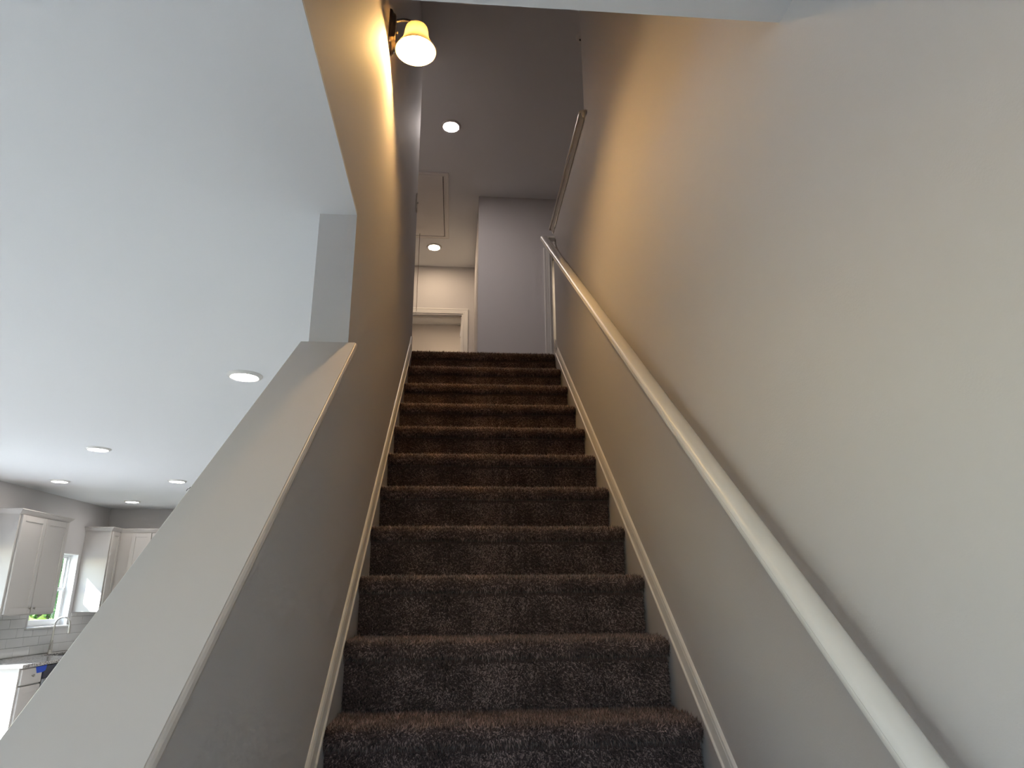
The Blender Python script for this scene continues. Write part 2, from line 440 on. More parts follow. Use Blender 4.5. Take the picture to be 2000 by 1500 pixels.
# ------------------------------------------------------------------ baseboards upstairs
def base_y(name, x0, x1, y, s):
    prof = [(0, 0), (0.014, 0), (0.014, 0.085), (0.010, 0.093), (0.007, 0.110), (0, 0.112)]
    bm = prism([(y - s*a, UF + b) for a, b in prof], 0, x0, x1)
    return struct(name, bm, TRIM)
def base_x(name, y0, y1, x, s, z=UF):
    prof = [(0, 0), (0.014, 0), (0.014, 0.085), (0.010, 0.093), (0.007, 0.110), (0, 0.112)]
    bm = prism([(x + s*a, z + b) for a, b in prof], 1, y0, y1)
    return struct(name, bm, TRIM)
def base_low(name, axis, pos, s_, a, b):
    pf = [(0, 0), (0.014, 0), (0.014, 0.085), (0.010, 0.093), (0.007, 0.110), (0, 0.112)]
    return struct(name, prism([(pos + s_*d, FL + z) for d, z in pf], axis, a, b), TRIM)
base_low('baseboard_back', 0, KY, -1, -3.60, XLo)
base_low('baseboard_knee', 1, XLo, -1, -1.28, KY - 0.02)
base_y('baseboard_far', CX, D2[0] - 0.07, PUY, 1)
base_y('baseboard_end', D1[1] + 0.07, CX, HBY, 1)
base_x('baseboard_corridor', PUY, HBY, CX, -1)
base_x('baseboard_hall_left', 2.90, HBY, HX0, 1)

# ------------------------------------------------------------------ staircase with carpet
stairs = thing('carpeted_staircase', 'dark brown carpeted straight staircase rising between the two walls', 'staircase', (0, -4*RUN, FL))
HW = 0.4985
P0 = -0.007   # backing lies below the pile tips
prof = [(0.034, -RISE + P0), (0.034, -0.056), (0.046, -0.052)]
for k in range(9):
    a = -PI/2 - k/8*PI
    prof.append((0.026 + 0.0205*math.cos(a) - 0.0*k, -0.0275 + 0.0205*math.sin(a)))
prof += [(0.040, P0), (RUN + 0.06, P0), (RUN + 0.06, -RISE + P0)]
bm = prism(prof, 0, -HW, HW)
bmesh.ops.recalc_face_normals(bm, faces=bm.faces)
step_me = bpy.data.meshes.new('step'); bm.to_mesh(step_me); bm.free(); step_me.materials.append(BACKING)

# pile: tufts standing on riser, nosing and tread
rs = np.random.RandomState(3)
NT = 48000
pr = np.array([(0.034, -RISE + 0.002)] + [(0.034, -0.066), (0.046, -0.052)] + prof[3:12] + [(0.040, P0), (RUN + 0.035, P0)])
seg = np.diff(pr, axis=0); ln = np.hypot(seg[:, 0], seg[:, 1]); wt = ln.copy(); wt[1] *= 0.0; wt[2] *= 0.0; wt[3:5] *= 0.6; wt[-1] *= 0.75
cum = np.cumsum(wt)/wt.sum()
si = np.searchsorted(cum, rs.rand(NT)); tt = rs.rand(NT)
base = pr[si] + seg[si]*tt[:, None]
nrm = np.stack([-seg[:, 1], seg[:, 0]], 1)/ln[:, None]
nn = nrm[si]
# smooth normals over the curved nose
px = rs.uniform(-HW + 0.001, HW - 0.001, NT)
Bp = np.stack([px, base[:, 0], base[:, 1]], 1)
Nn = np.stack([np.zeros(NT), nn[:, 0], nn[:, 1]], 1)
hgt = rs.uniform(0.006, 0.0125, NT)[:, None]
lean = rs.normal(0, 0.42, (NT, 3)); lean[:, 2] -= 0.22
# soft clumping of the lean
ph = np.sin(px*21 + 1.3) * np.cos(base.sum(1)*33)
lean[:, 0] += 0.35*ph
T = Bp + (Nn + lean)*hgt
T[:, 0] = np.clip(T[:, 0], -HW - 0.002, HW + 0.002)
A = np.cross(Nn, [1, 0, 0]); X = np.tile([1., 0, 0], (NT, 1))
r = rs.uniform(0.0016, 0.0032, NT)[:, None]; a0 = rs.uniform(0, 2*PI, NT)
verts = np.empty((NT, 4, 3)); 
for k in range(3):
    an = (a0 + 2*PI*k/3)[:, None]
    verts[:, k] = Bp - Nn*0.001 + (X*np.cos(an) + A*np.sin(an))*r
verts[:, 3] = T
idx = (np.arange(NT)*4)[:, None]
fa = np.concatenate([idx + np.array([[0, 1, 3]]), idx + np.array([[1, 2, 3]]), idx + np.array([[2, 0, 3]])], 1).reshape(-1, 3)
pile_me = bpy.data.meshes.new('carpet_pile')
pile_me.vertices.add(NT*4); pile_me.vertices.foreach_set('co', verts.reshape(-1))
pile_me.loops.add(NT*9); pile_me.loops.foreach_set('vertex_index', fa.reshape(-1))
pile_me.polygons.add(NT*3); pile_me.polygons.foreach_set('loop_start', np.arange(0, NT*9, 3)); 
pile_me.update(calc_edges=True); pile_me.validate()
pile_me.materials.append(PILE)
for k in range(-4, 12):
    so = bpy.data.objects.new('step', step_me); C.objects.link(so); so.parent = stairs
    so.location = Vector((0, RUN*k, RISE*k)) - stairs.location
    po = bpy.data.objects.new('carpet_pile', pile_me); C.objects.link(po); po.parent = so; po['kind'] = 'stuff'

# ------------------------------------------------------------------ skirt boards along the stairs
TH = math.atan(SL)
def sloped(profile, y0, y1, cut='vertical'):
    """profile points (x, vertical offset above nosing line) swept along the stair slope, ends cut vertically"""
    bm = bmesh.new()
    a = [bm.verts.new((x, y0, SL*y0 + o)) for x, o in profile]; b = [bm.verts.new((x, y1, SL*y1 + o)) for x, o in profile]
    n = len(profile)
    for i in range(n): bm.faces.new((a[i], a[(i+1) % n], b[(i+1) % n], b[i]))
    bm.faces.new(a); bm.faces.new(list(reversed(b)))
    return bm
def skirt(nm, xw, s):
    e = bpy.data.objects.new(nm, None); C.objects.link(e); e.location = (xw, 0.8, SL*0.8); ORG[e.name] = Vector(e.location); e['kind'] = 'structure'; e.empty_display_size = 0.05
    obj('board', sloped([(xw, -0.33), (xw - s*0.013, -0.33), (xw - s*0.013, 0.014), (xw, 0.014)], -1.0, 2.72), WALL, e)
    mp = [(0, 0.004), (0.0165, 0.004), (0.0185, 0.0065), (0.0185, 0.011), (0.0165, 0.0135), (0.0145, 0.0150),
          (0.0135, 0.018), (0.0095, 0.047), (0.0082, 0.0490), (0.0086, 0.0520), (0.0070, 0.058), (0.0030, 0.0625), (0, 0.0635)]
    obj('moulding', sloped([(xw - s*d, o) for d, o in mp], -1.0, 2.715), TRIM, e)
    # short plumb return on to the landing
    rb = bmesh.new()
    add_prism(rb, [(2.70, SL*2.70 - 0.1), (2.70, SL*2.70 + 0.060), (2.775, UF + 0.112), (2.79, UF + 0.112), (2.79, UF - 0.02), (2.75, UF - 0.1)], 0, xw, xw - s*0.012)
    obj('return_block', rb, TRIM, e)
skirt('trim_1', XL, -1)
skirt('trim_2', XR, 1)

# ------------------------------------------------------------------ knee wall cap (left) and half wall cap (right)
xa, xb = -0.657, -0.4815
t = 0.0215/math.cos(TH)
capp = [(xa + 0.006, CAP - t), (xa, CAP - t + 0.006), (xa, CAP - 0.006), (xa + 0.004, CAP), (xb - 0.0075, CAP), (xb - 0.0070, CAP - 0.0022),
        (xb - 0.0045, CAP - 0.0030), (xb - 0.0018, CAP - 0.0065), (xb, CAP - 0.0130), (xb - 0.0010, CAP - 0.0205), (xb - 0.0050, CAP - t)]
kc = thing('knee_wall_cap', 'sloping painted cap board along the top of the left knee wall', 'wall cap', (-0.57, -0.5, SL*-0.5 + CAP))
obj('cap_board', sloped(capp, -1.31, YC - 0.0005), CAPP, kc)
ap = [(0, CAP - t), (0.016, CAP - t), (0.016, CAP - t - 0.006), (0.013, CAP - t - 0.012), (0.006, CAP - t - 0.030), (0.0035, CAP - t - 0.036), (0, CAP - t - 0.036)]
obj('apron_moulding', sloped([(XLo - d, o) for d, o in ap], -1.28, YC - 0.0005), CAPP, kc)

hc = thing('half_wall_cap', 'level painted cap on the half wall at the top right of the stairs', 'wall cap', (0.575, 2.13, 3.145))
ZC = 3.166; x0, x1 = 0.486, 0.664
hp = [(x0 + 0.005, ZC - 0.0215), (x0 + 0.001, ZC - 0.018), (x0, ZC - 0.012), (x0 + 0.002, ZC - 0.006), (x0 + 0.006, ZC - 0.003), (x0 + 0.007, ZC), (x1 - 0.004, ZC), (x1, ZC - 0.006), (x1, ZC - 0.0215)]
obj('cap_board', prism(hp, 1, 1.492, 2.800), TRIM, hc)
ap2 = [(0, 0), (0.016, 0), (0.016, -0.008), (0.013, -0.016), (0.006, -0.034), (0.004, -0.042), (0, -0.042)]
obj('apron_moulding', prism([(XR - d, ZC - 0.0215 + o) for d, o in ap2], 1, 1.492, 2.777), TRIM, hc)
obj('apron_moulding', prism([(XRo + d, ZC - 0.0215 + o) for d, o in ap2], 1, 1.492, 2.777), TRIM, hc)

# ------------------------------------------------------------------ handrail
hr = thing('handrail', 'long painted wooden handrail on the right stair wall', 'handrail', (0.44, 0.9, SL*0.9 + 0.86))
rf, rb_ = 0.412, 0.469; ob = 0.894
cs = 1/math.cos(TH)
rp = [(rf + 0.006, 0.0), (rf + 0.001, 0.003*cs), (rf, 0.008*cs), (rf + 0.002, 0.0125*cs), (rf + 0.0015, 0.0140*cs), (rf + 0.004, 0.019*cs), (rf + 0.010, 0.0235*cs), (rf + 0.020, 0.0262*cs), (rf + 0.030, 0.027*cs),
      (rb_ - 0.020, 0.0262*cs), (rb_ - 0.010, 0.0240*cs), (rb_ - 0.003, 0.019*cs), (rb_, 0.012*cs), (rb_ - 0.001, 0.003*cs), (rb_ - 0.006, 0)]
def railbm(y0, y1):
    bm = sloped([(x, ob + o - 0.004) for x, o in rp], y0, y1)
    return bm
obj('rail', railbm(-1.35, 2.745), TRIM, hr, smooth=True)
# level return to the wall at the top end
yr = 2.745
rt = bmesh.new()
add_prism(rt, [(yr - 0.058, SL*(yr - 0.058) + ob - 0.004), (yr, SL*yr + ob - 0.004), (yr, SL*yr + ob + 0.029), (yr - 0.058, SL*(yr - 0.058) + ob + 0.029)], 0, rb_ - 0.004, XR - 0.0005)
obj('wall_return', rt, TRIM, hr)
for yb_ in (-0.9, 0.35, 1.5, 2.58):
    b = bmesh.new(); zb_ = SL*yb_ + ob
    add_tube(b, [(XR - 0.001, yb_, zb_ - 0.100), (0.485, yb_, zb_ - 0.090), (0.464, yb_, zb_ - 0.050), (0.450, yb_, zb_ - 0.001)], 0.006, 8)
    add_lathe_pts = [(XR - 0.006, yb_, zb_ - 0.100), (XR - 0.0005, yb_, zb_ - 0.100)]
    add_tube(b, add_lathe_pts, 0.024, 16)
    obj('bracket', b, NICKEL, hr, smooth=True)

# ------------------------------------------------------------------ ceiling lights
def down_light(name, label, loc, group, m):
    t = thing(name, label, 'ceiling light', loc, group)
    x, y, z = loc
    bm = bmesh.new()
    add_lathe(bm, [(0.073, -0.002), (0.073, -0.013), (0.078, -0.0155), (0.088, -0.012), (0.0965, -0.004), (0.098, -0.0005), (0.073, -0.0005)], loc, 40)
    obj('trim_ring', bm, PLAST, t, smooth=True)
    bm = bmesh.new()
    add_lathe(bm, [(0.0729, -0.002), (0.0729, -0.011), (0.060, -0.0145), (0.035, -0.0165), (0.0, -0.017)], loc, 24)
    obj('diffuser', bm, m, t, smooth=True)
    return t
LIV = [((-1.3677, 2.0318), 'round lit ceiling light nearest the column and sloping cap'),
       ((-3.1453, 4.1084), 'round lit ceiling light second nearest, midway over the living area'),
       ((-4.3471, 5.8146), 'round lit ceiling light above the left double-door wall cabinet'),
       ((-3.1319, 5.7624), 'round lit ceiling light closest to the dark wire beside the sloping cap'),
       ((-4.3129, 7.4337), 'lowest round lit ceiling light, near the kitchen corner by the window')]
for (x, y), lb in LIV: down_light('recessed_light', lb, (x, y, H), 'round ceiling lights downstairs', DISC_DAY)
down_light('recessed_light', 'round lit light on the dark upstairs ceiling nearest the stair top', (-0.289, 3.896, H2), 'round ceiling lights upstairs', DISC_HALL)
down_light('recessed_light', 'round lit light in the upstairs corridor beyond the attic hatch', (-0.522, 6.3175, H2), 'round ceiling lights upstairs', DISC_CORR)
down_light('recessed_light', 'round lit light in the room behind the upper half wall', (1.35, 5.95, H2), 'round ceiling lights upstairs', DISC_BATH)

down_light('recessed_light', 'added unseen fill light in the room beyond the corridor end doorway', (-0.3, 8.0, H2), 'round ceiling lights upstairs', FILL_ROOM)

# ------------------------------------------------------------------ wall sconce
SY, SZ = 0.82, 2.886
sx = -0.3915
sc = thing('wall_sconce', 'lit wall sconce with bell shaped frosted glass shade on the left wall', 'wall lamp', (XL, SY, SZ))
# stepped back plate
def plate_ring(hy, hz, x, n=6, r=0.02):
    pts = []
    for (cy, cz, a0) in ((hy - r, hz - r, 0), (-hy + r, hz - r, PI/2), (-hy + r, -hz + r, PI), (hy - r, -hz + r, 1.5*PI)):
        for k in range(n + 1):
            a = a0 + k/n*PI/2; pts.append((x, SY + cy + r*math.cos(a), SZ + 0.099 + cz + r*math.sin(a)))
    return pts
bm = bmesh.new(); rings = []
for hy, hz, d in ((0.056, 0.092, 0.0005), (0.056, 0.092, 0.008), (0.053, 0.089, 0.012), (0.046, 0.081, 0.016), (0.042, 0.077, 0.024), (0.038, 0.073, 0.028)):
    rings.append([bm.verts.new(p) for p in plate_ring(hy, hz, XL + d)])
for r0, r1 in zip(rings, rings[1:]):
    n = len(r0)
    for i in range(n): bm.faces.new((r0[i], r0[(i+1) % n], r1[(i+1) % n], r1[i]))
bm.faces.new(rings[0]); bm.faces.new(list(reversed(rings[-1])))
pl = obj('back_plate', bm, BRONZE, sc, smooth=True)
bm = bmesh.new(); add_tube(bm, [(XL + 0.026, SY, SZ + 0.099), (XL + 0.033, SY, SZ + 0.099), (XL + 0.036, SY, SZ + 0.099)], [0.007, 0.007, 0.004], 12)
obj('finial', bm, NICKEL, pl, smooth=True)
bm = bmesh.new()
arm = [(XL + 0.022, SY, SZ + 0.163)]
for k in range(1, 13):
    u = k/12
    arm.append((XL + 0.022 + u*(sx - XL - 0.022), SY, SZ + 0.163 + 0.012*math.sin(u*PI) - 0.012*u*u * 1.0 - 0.0*u))
arm.append((sx, SY, SZ + 0.150))
add_tube(bm, arm, 0.0078, 10)
obj('arm', bm, NICKEL, sc, smooth=True)
bm = bmesh.new(); add_lathe(bm, [(0.0, 0.157), (0.012, 0.157), (0.016, 0.151), (0.028, 0.145), (0.032, 0.137), (0.030, 0.133), (0.0, 0.133)], (sx, SY, SZ), 28)
obj('shade_holder', bm, NICKEL, sc, smooth=True)
out = [(0.031, 0.138), (0.042, 0.135), (0.0495, 0.127), (0.053, 0.112), (0.055, 0.092), (0.059, 0.070), (0.066, 0.049), (0.077, 0.029), (0.088, 0.011), (0.0935, 0.0)]
inn = [(r_ - 0.0028, z_ - 0.0006) for r_, z_ in reversed(out)]
bm = bmesh.new(); add_lathe(bm, out + inn, (sx, SY, SZ), 48, closed=True)
obj('glass_shade', bm, SHADE, sc, smooth=True)
bm = bmesh.new()
bl = [(0.0, -0.004)]
for k in range(1, 12): bl.append((0.0335*math.sin(k/12*PI*0.86), 0.030 - 0.034*math.cos(k/12*PI*0.86)))
bl += [(0.0145, 0.072), (0.0135, 0.084)]
add_lathe(bm, [(r_, z_ + 0.018) for r_, z_ in bl], (sx, SY, SZ), 28)
bu = obj('bulb', bm, BULB, sc, smooth=True)
bm = bmesh.new(); add_lathe(bm, [(0.0, 0.098), (0.0150, 0.098), (0.0150, 0.128), (0.018, 0.135), (0.0, 0.135)], (sx, SY, SZ), 20)
obj('socket', bm, PLAST, sc, smooth=True)

# ------------------------------------------------------------------ attic hatch, pull cord, smoke alarm, switch
ah = thing('attic_hatch', 'framed attic hatch panel set in the upstairs hall ceiling', 'hatch', (-0.62, 5.37, H2))
hx0, hx1, hy0, hy1 = -0.935, -0.322, 4.665, 6.075
bm = bmesh.new(); rings = []
cp = [(0, 0), (0, -0.012), (0.010, -0.014), (0.014, -0.011), (0.040, -0.011), (0.046, -0.015), (0.055, -0.013), (0.055, 0)]
for (cx_, cy_, dx, dy) in ((hx0, hy0, 1, 1), (hx1, hy0, -1, 1), (hx1, hy1, -1, -1), (hx0, hy1, 1, -1)):
    rings.append([bm.verts.new((cx_ + dx*o, cy_ + dy*o, H2 + z)) for o, z in cp])
for i in range(4):
    r0, r1 = rings[i], rings[(i+1) % 4]
    for k in range(len(cp)): bm.faces.new((r0[k], r0[(k+1) % len(cp)], r1[(k+1) % len(cp)], r1[k]))
obj('hatch_frame', bm, TRIM, ah)
obj('gap_shade', box((hx0 + 0.052, hy0 + 0.052, H2 - 0.0025), (hx1 - 0.052, hy1 - 0.052, H2 - 0.0003)), DARK, ah)  # dark sheet standing in for the shade in the gap around the panel
obj('hatch_panel', box((hx0 + 0.060, hy0 + 0.063, H2 - 0.009), (hx1 - 0.063, hy1 - 0.058, H2 - 0.0024), 0.001), TRIM, ah)
pc = thing('pull_cord', 'thin dark pull cord with small pale knob hanging from the hatch', 'cord', (-0.695, 5.973, 3.80))
bm = bmesh.new(); add_tube(bm, [(-0.691, 5.973, H2 - 0.007), (-0.693, 5.975, 4.6), (-0.698, 5.973, 4.15), (-0.696, 5.972, 3.95), (-0.698, 5.973, 3.82)], 0.0028, 6)
obj('string', bm, STRING, pc)
bm = bmesh.new(); add_lathe(bm, [(0, 0.03), (0.006, 0.028), (0.010, 0.016), (0.009, 0.004), (0, 0)], (-0.698, 5.973, 3.795), 12)
obj('knob', bm, PLAST, pc, smooth=True)

sm = thing('smoke_alarm', 'round white smoke alarm on the upstairs ceiling half hidden by the right wall', 'smoke alarm', (0.800, 2.70, H2))
bm = bmesh.new(); add_lathe(bm, [(0.066, -0.0005), (0.067, -0.012), (0.062, -0.022), (0.056, -0.026), (0.053, -0.032), (0.035, -0.038), (0, -0.039)], (0.800, 2.70, H2), 36)
obj('housing', bm, PLAST, sm, smooth=True)
bm = bmesh.new(); add_lathe(bm, [(0.010, -0.036), (0.010, -0.041), (0.0, -0.042)], (0.770, 2.70, H2), 14)
obj('test_button', bm, DARK, sm, smooth=True)

sw = thing('light_switch', 'white toggle light switch plate at the far end of the left stair wall', 'light switch', (XL, 2.80, 3.28))
obj('cover_plate', box((XL + 0.0003, 2.762, 3.275), (XL + 0.006, 2.838, 3.397), 0.002), PLAST, sw)
bm = box((XL + 0.005, 2.795, 3.328), (XL + 0.016, 2.805, 3.344), 0.002)
obj('toggle', bm, PLAST, sw)

# ------------------------------------------------------------------ kitchen: window
wz = (KWIN[2] + KWIN[3])/2 - 0.03
w1 = thing('window_1', 'white double hung kitchen window with bright daylight outside', 'window', (KX, (KWIN[0]+KWIN[1])/2, KWIN[2])); del w1['category']; w1['kind'] = 'structure'
def frame_rect(x0, x1, y0, y1, z0, z1, wd, bev=0.002, wb=None):
    bm = bmesh.new(); wb = wb or wd
    add_box(bm, (x0, y0, z0), (x1, y0 + wd, z1), bev); add_box(bm, (x0, y1 - wd, z0), (x1, y1, z1), bev)
    add_box(bm, (x0, y0 + wd, z0), (x1, y1 - wd, z0 + wb), bev); add_box(bm, (x0, y0 + wd, z1 - wd), (x1, y1 - wd, z1), bev)
    return bm
def hung_window(root, x_in, D):
    y0, y1, z0, z1 = D; zm = (z0 + z1)/2
    # painted drywall return with wooden liner, vinyl frame, two sashes, panes
    obj('outer_frame', frame_rect(x_in - 0.145, x_in - 0.085, y0, y1, z0, z1, 0.026), WIN, root)
    up = obj('upper_sash', frame_rect(x_in - 0.140, x_in - 0.115, y0 + 0.022, y1 - 0.022, zm - 0.02, z1 - 0.022, 0.030), WIN, root)
    lo = obj('lower_sash', frame_rect(x_in - 0.114, x_in - 0.089, y0 + 0.022, y1 - 0.022, z0 + 0.022, zm + 0.02, 0.030, wb=0.050), WIN, root)
    obj('pane', box((x_in - 0.130, y0 + 0.045, zm + 0.005), (x_in - 0.126, y1 - 0.045, z1 - 0.045)), GLASS, up)
    obj('pane', box((x_in - 0.104, y0 + 0.045, z0 + 0.06), (x_in - 0.100, y1 - 0.045, zm - 0.005)), GLASS, lo)
    bm = bmesh.new(); add_box(bm, (x_in - 0.112, (y0 + y1)/2 - 0.03, zm + 0.02), (x_in - 0.092, (y0 + y1)/2 + 0.03, zm + 0.032), 0.003)
    add_box(bm, (x_in - 0.095, (y0 + y1)/2 - 0.01, zm + 0.022), (x_in - 0.075, (y0 + y1)/2 + 0.006, zm + 0.030), 0.002)
    obj('sash_lock', bm, NICKEL, lo)
    lb = bmesh.new()
    add_box(lb, (x_in - 0.085, y0, z0), (x_in, y0 + 0.010, z1)); add_box(lb, (x_in - 0.085, y1 - 0.010, z0), (x_in, y1, z1)); add_box(lb, (x_in - 0.085, y0 + 0.010, z1 - 0.010), (x_in, y1 - 0.010, z1))
    obj('liner', lb, WIN, root)
    obj('sill', box((x_in - 0.088, y0 - 0.05, z0 - 0.022), (x_in + 0.030, y1 + 0.05, z0), 0.004), WIN, root)
hung_window(w1, KX, KWIN)
# living-room windows beyond the frame; those behind the camera are added for daylight
w2 = thing('window_2', 'wide white window in the living room outer wall', 'window', (KX, 0.15, LWIN[2])); del w2['category']; w2['kind'] = 'structure'
for k in range(3):
    a = LWIN[0] + k*(LWIN[1]-LWIN[0])/3; b = LWIN[0] + (k+1)*(LWIN[1]-LWIN[0])/3
    obj('sash_frame', frame_rect(KX - 0.13, KX - 0.08, a, b, LWIN[2], LWIN[3], 0.05), WIN, w2)
    obj('pane', box((KX - 0.108, a + 0.045, LWIN[2] + 0.045), (KX - 0.104, b - 0.045, LWIN[3] - 0.045)), GLASS, w2)
obj('sill', box((KX - 0.08, LWIN[0] - 0.05, LWIN[2] - 0.022), (KX + 0.03, LWIN[1] + 0.05, LWIN[2]), 0.004), WIN, w2)
w3 = thing('door_3', 'white sliding glass patio door beside the kitchen', 'door', (KX, 4.5, FL)); del w3['category']; w3['kind'] = 'structure'
pm = (PATIO[0] + PATIO[1])/2
for k, (a, b) in enumerate(((PATIO[0], pm + 0.03), (pm - 0.03, PATIO[1]))):
    obj('door_panel', frame_rect(KX - 0.13 + 0.035*k, KX - 0.097 + 0.035*k, a, b, PATIO[2], PATIO[3], 0.065), WIN, w3)
    obj('pane', box((KX - 0.116 + 0.035*k, a + 0.06, PATIO[2] + 0.06), (KX - 0.112 + 0.035*k, b - 0.06, PATIO[3] - 0.06)), GLASS, w3)
w4 = thing('added_window_rear', 'unseen white window added behind the camera for daylight', 'window', (-3.3, RY, FILL_BACK[2])); del w4['category']; w4['kind'] = 'structure'
for k in range(2):
    a = FILL_BACK[0] + k; b = a + 1.0
    bm = frame_rect(0, 0.05, a, b, FILL_BACK[2], FILL_BACK[3], 0.05)
    for v in bm.verts: v.co = Vector((v.co.y, RY - 0.13 + v.co.x, v.co.z))
    obj('sash_frame', bm, WIN, w4)
    obj('pane', box((a + 0.045, RY - 0.108, FILL_BACK[2] + 0.045), (b - 0.045, RY - 0.104, FILL_BACK[3] - 0.045)), GLASS, w4)

w6 = thing('added_window_stair', 'unseen white window added behind the camera to light the stairwell', 'window', (-0.45, RY, FILL_WIN[2])); del w6['category']; w6['kind'] = 'structure'
bm = frame_rect(0, 0.045, FILL_WIN[0], FILL_WIN[1], FILL_WIN[2], FILL_WIN[3], 0.05)
for v in bm.verts: v.co = Vector((v.co.y, RY - 0.13 + v.co.x, v.co.z))
obj('sash_frame', bm, WIN, w6)
obj('pane', box((FILL_WIN[0] + 0.045, RY - 0.110, FILL_WIN[2] + 0.045), (FILL_WIN[1] - 0.045, RY - 0.106, FILL_WIN[3] - 0.045)), GLASS, w6)

# ------------------------------------------------------------------ kitchen: tiled backsplash (each tile a piece of the wall)
ZT = -0.085
TZ0, TH_ , TW = ZT + 0.004, 0.0985, 0.300
GAP = 0.004
bm = bmesh.new(); add_box(bm, (KX + 0.0005, 5.72, ZT - 0.002), (KX + 0.005, KWIN[0] - 0.05, 0.355)); add_box(bm, (KX + 0.0005, KWIN[1] + 0.05, ZT - 0.002), (KX + 0.005, KY, 0.355))
add_box(bm, (KX + 0.0005, KWIN[0] - 0.05, ZT - 0.002), (KX + 0.005, KWIN[1] + 0.05, KWIN[2] - 0.024))
obj('grout_bed', bm, GROUT, wl)
tile_cache = {}
def tile(y0, y1, z0, z1):
    key = (round(y1 - y0, 4), round(z1 - z0, 4))
    if key not in tile_cache:
        b = box((0, 0, 0), (0.006, key[0], key[1]), 0.0012, 1)
        me = bpy.data.meshes.new('tile'); bmesh.ops.recalc_face_normals(b, faces=b.faces); b.to_mesh(me); b.free(); me.materials.append(TILE)
        tile_cache[key] = me
    o = bpy.data.objects.new('tile', tile_cache[key]); C.objects.link(o); o.parent = wl
    o.location = Vector((KX + 0.0045, y0, z0)) - ORG[wl.name]
    o.rotation_euler = (0, rnd.uniform(-0.006, 0.006), rnd.uniform(-0.006, 0.006))
for row in range(5):
    z0 = TZ0 + row*TH_; z1 = min(z0 + TH_ - GAP, 0.354)
    if z1 - z0 < 0.02: continue
    y = 5.72 - (0.15 if row % 2 else 0)
    while y < KY - 0.01:
        a, b = max(y, 5.722), min(y + TW - GAP, KY - 0.002)
        segs = [(a, b, z0, z1)]
        wa, wb, wzb = KWIN[0] - 0.052, KWIN[1] + 0.052, KWIN[2] - 0.026
        if z1 > wzb:
            new = []
            for (p, q, m0, m1) in segs:
                if q <= wa or p >= wb: new.append((p, q, m0, m1)); continue
                if p < wa: new.append((p, wa, m0, m1))
                if q > wb: new.append((wb, q, m0, m1))
                if m0 < wzb - 0.02: new.append((max(p, wa), min(q, wb), m0, wzb))
            segs = new
        for s in segs:
            if s[1] - s[0] > 0.012 and s[3] - s[2] > 0.012: tile(*s)
        y += TW

# ------------------------------------------------------------------ kitchen: cabinets
def shaker(axis, pos, u0, u1, z0, z1, thick=0.020, rail=0.058):
    """door slab with recessed panel; axis 0 faces +x, axis 1 faces -y"""
    bm = bmesh.new()
    # frame
    def bx_(ua, ub, za, zb, d0, d1, bev):
        if axis == 0: add_box(bm, (pos + d0, ua, za), (pos + d1, ub, zb), bev)
        else: add_box(bm, (ua, pos - d1, za), (ub, pos - d0, zb), bev)
    bx_(u0, u0 + rail, z0, z1, 0, thick, 0.0015); bx_(u1 - rail, u1, z0, z1, 0, thick, 0.0015)
    bx_(u0 + rail, u1 - rail, z0, z0 + rail, 0, thick, 0.0015); bx_(u0 + rail, u1 - rail, z1 - rail, z1, 0, thick, 0.0015)
    bx_(u0 + rail - 0.004, u1 - rail + 0.004, z0 + rail - 0.004, z1 - rail + 0.004, 0.001, thick - 0.008, 0)
    return bm
def knob_at(parent, p, axis):
    bm = bmesh.new(); x, y, z = p
    d = Vector((1, 0, 0)) if axis == 0 else Vector((0, -1, 0))
    P = Vector(p)
    add_tube(bm, [P, P + d*0.012, P + d*0.016, P + d*0.026, P + d*0.029], [0.006, 0.005, 0.012, 0.014, 0.008], 12)
    return obj('knob', bm, NICKEL, parent, smooth=True)
def crown_bm(paths, z):
    """paths: closed list of corner points (x,y) with outward diagonal offsets"""
    prof_ = [(0, 0), (0.006, 0), (0.010, 0.008), (0.016, 0.014), (0.034, 0.034), (0.038, 0.042), (0.045, 0.044), (0.045, 0.052), (0, 0.052)]
    bm = bmesh.new(); rings = []
    for (px_, py_, dx, dy) in paths: rings.append([bm.verts.new((px_ + dx*o, py_ + dy*o, z + zz)) for o, zz in prof_])
    n = len(prof_)
    for r0, r1 in zip(rings, rings[1:]):
        for i in range(n): bm.faces.new((r0[i], r0[(i+1) % n], r1[(i+1) % n], r1[i]))
    bm.faces.new(rings[0]); bm.faces.new(list(reversed(rings[-1])))
    return bm
UX = KX + 0.32          # face of wall cabinet boxes (doors stand 20 mm proud)
CZ0, CZ1 = 0.362, 1.366
c1 = thing('wall_cabinet', 'pale grey double-door wall cabinet hung left of the kitchen window', 'cabinet', (KX, 6.19, CZ0), 'kitchen wall cabinets')
obj('carcass', box((KX + 0.0008, 5.735, CZ0), (UX, 6.655, CZ1), 0.002), CAB, c1)
for (a, b, kn) in ((5.762, 6.196, 6.165), (6.208, 6.640, 6.240)):
    d = obj('door', shaker(0, UX + 0.002, a, b, CZ0 + 0.012, CZ1 - 0.014), CAB, c1); knob_at(d, (UX + 0.022, kn, CZ0 + 0.065), 0)
obj('crown', crown_bm([(KX + 0.001, 5.735, 0, -1), (UX, 5.735, 1, -1), (UX, 6.655, 1, 1), (KX + 0.001, 6.655, 0, 1)], CZ1 - 0.008), CAB, c1)
c2 = thing('wall_cabinet', 'narrow pale grey wall cabinet right of the window with sunlit side panel', 'cabinet', (KX, 7.9, CZ0), 'kitchen wall cabinets')
YS = 7.692
obj('carcass', box((KX + 0.0008, YS, CZ0), (UX, 7.928, CZ1), 0.002), CAB, c2)
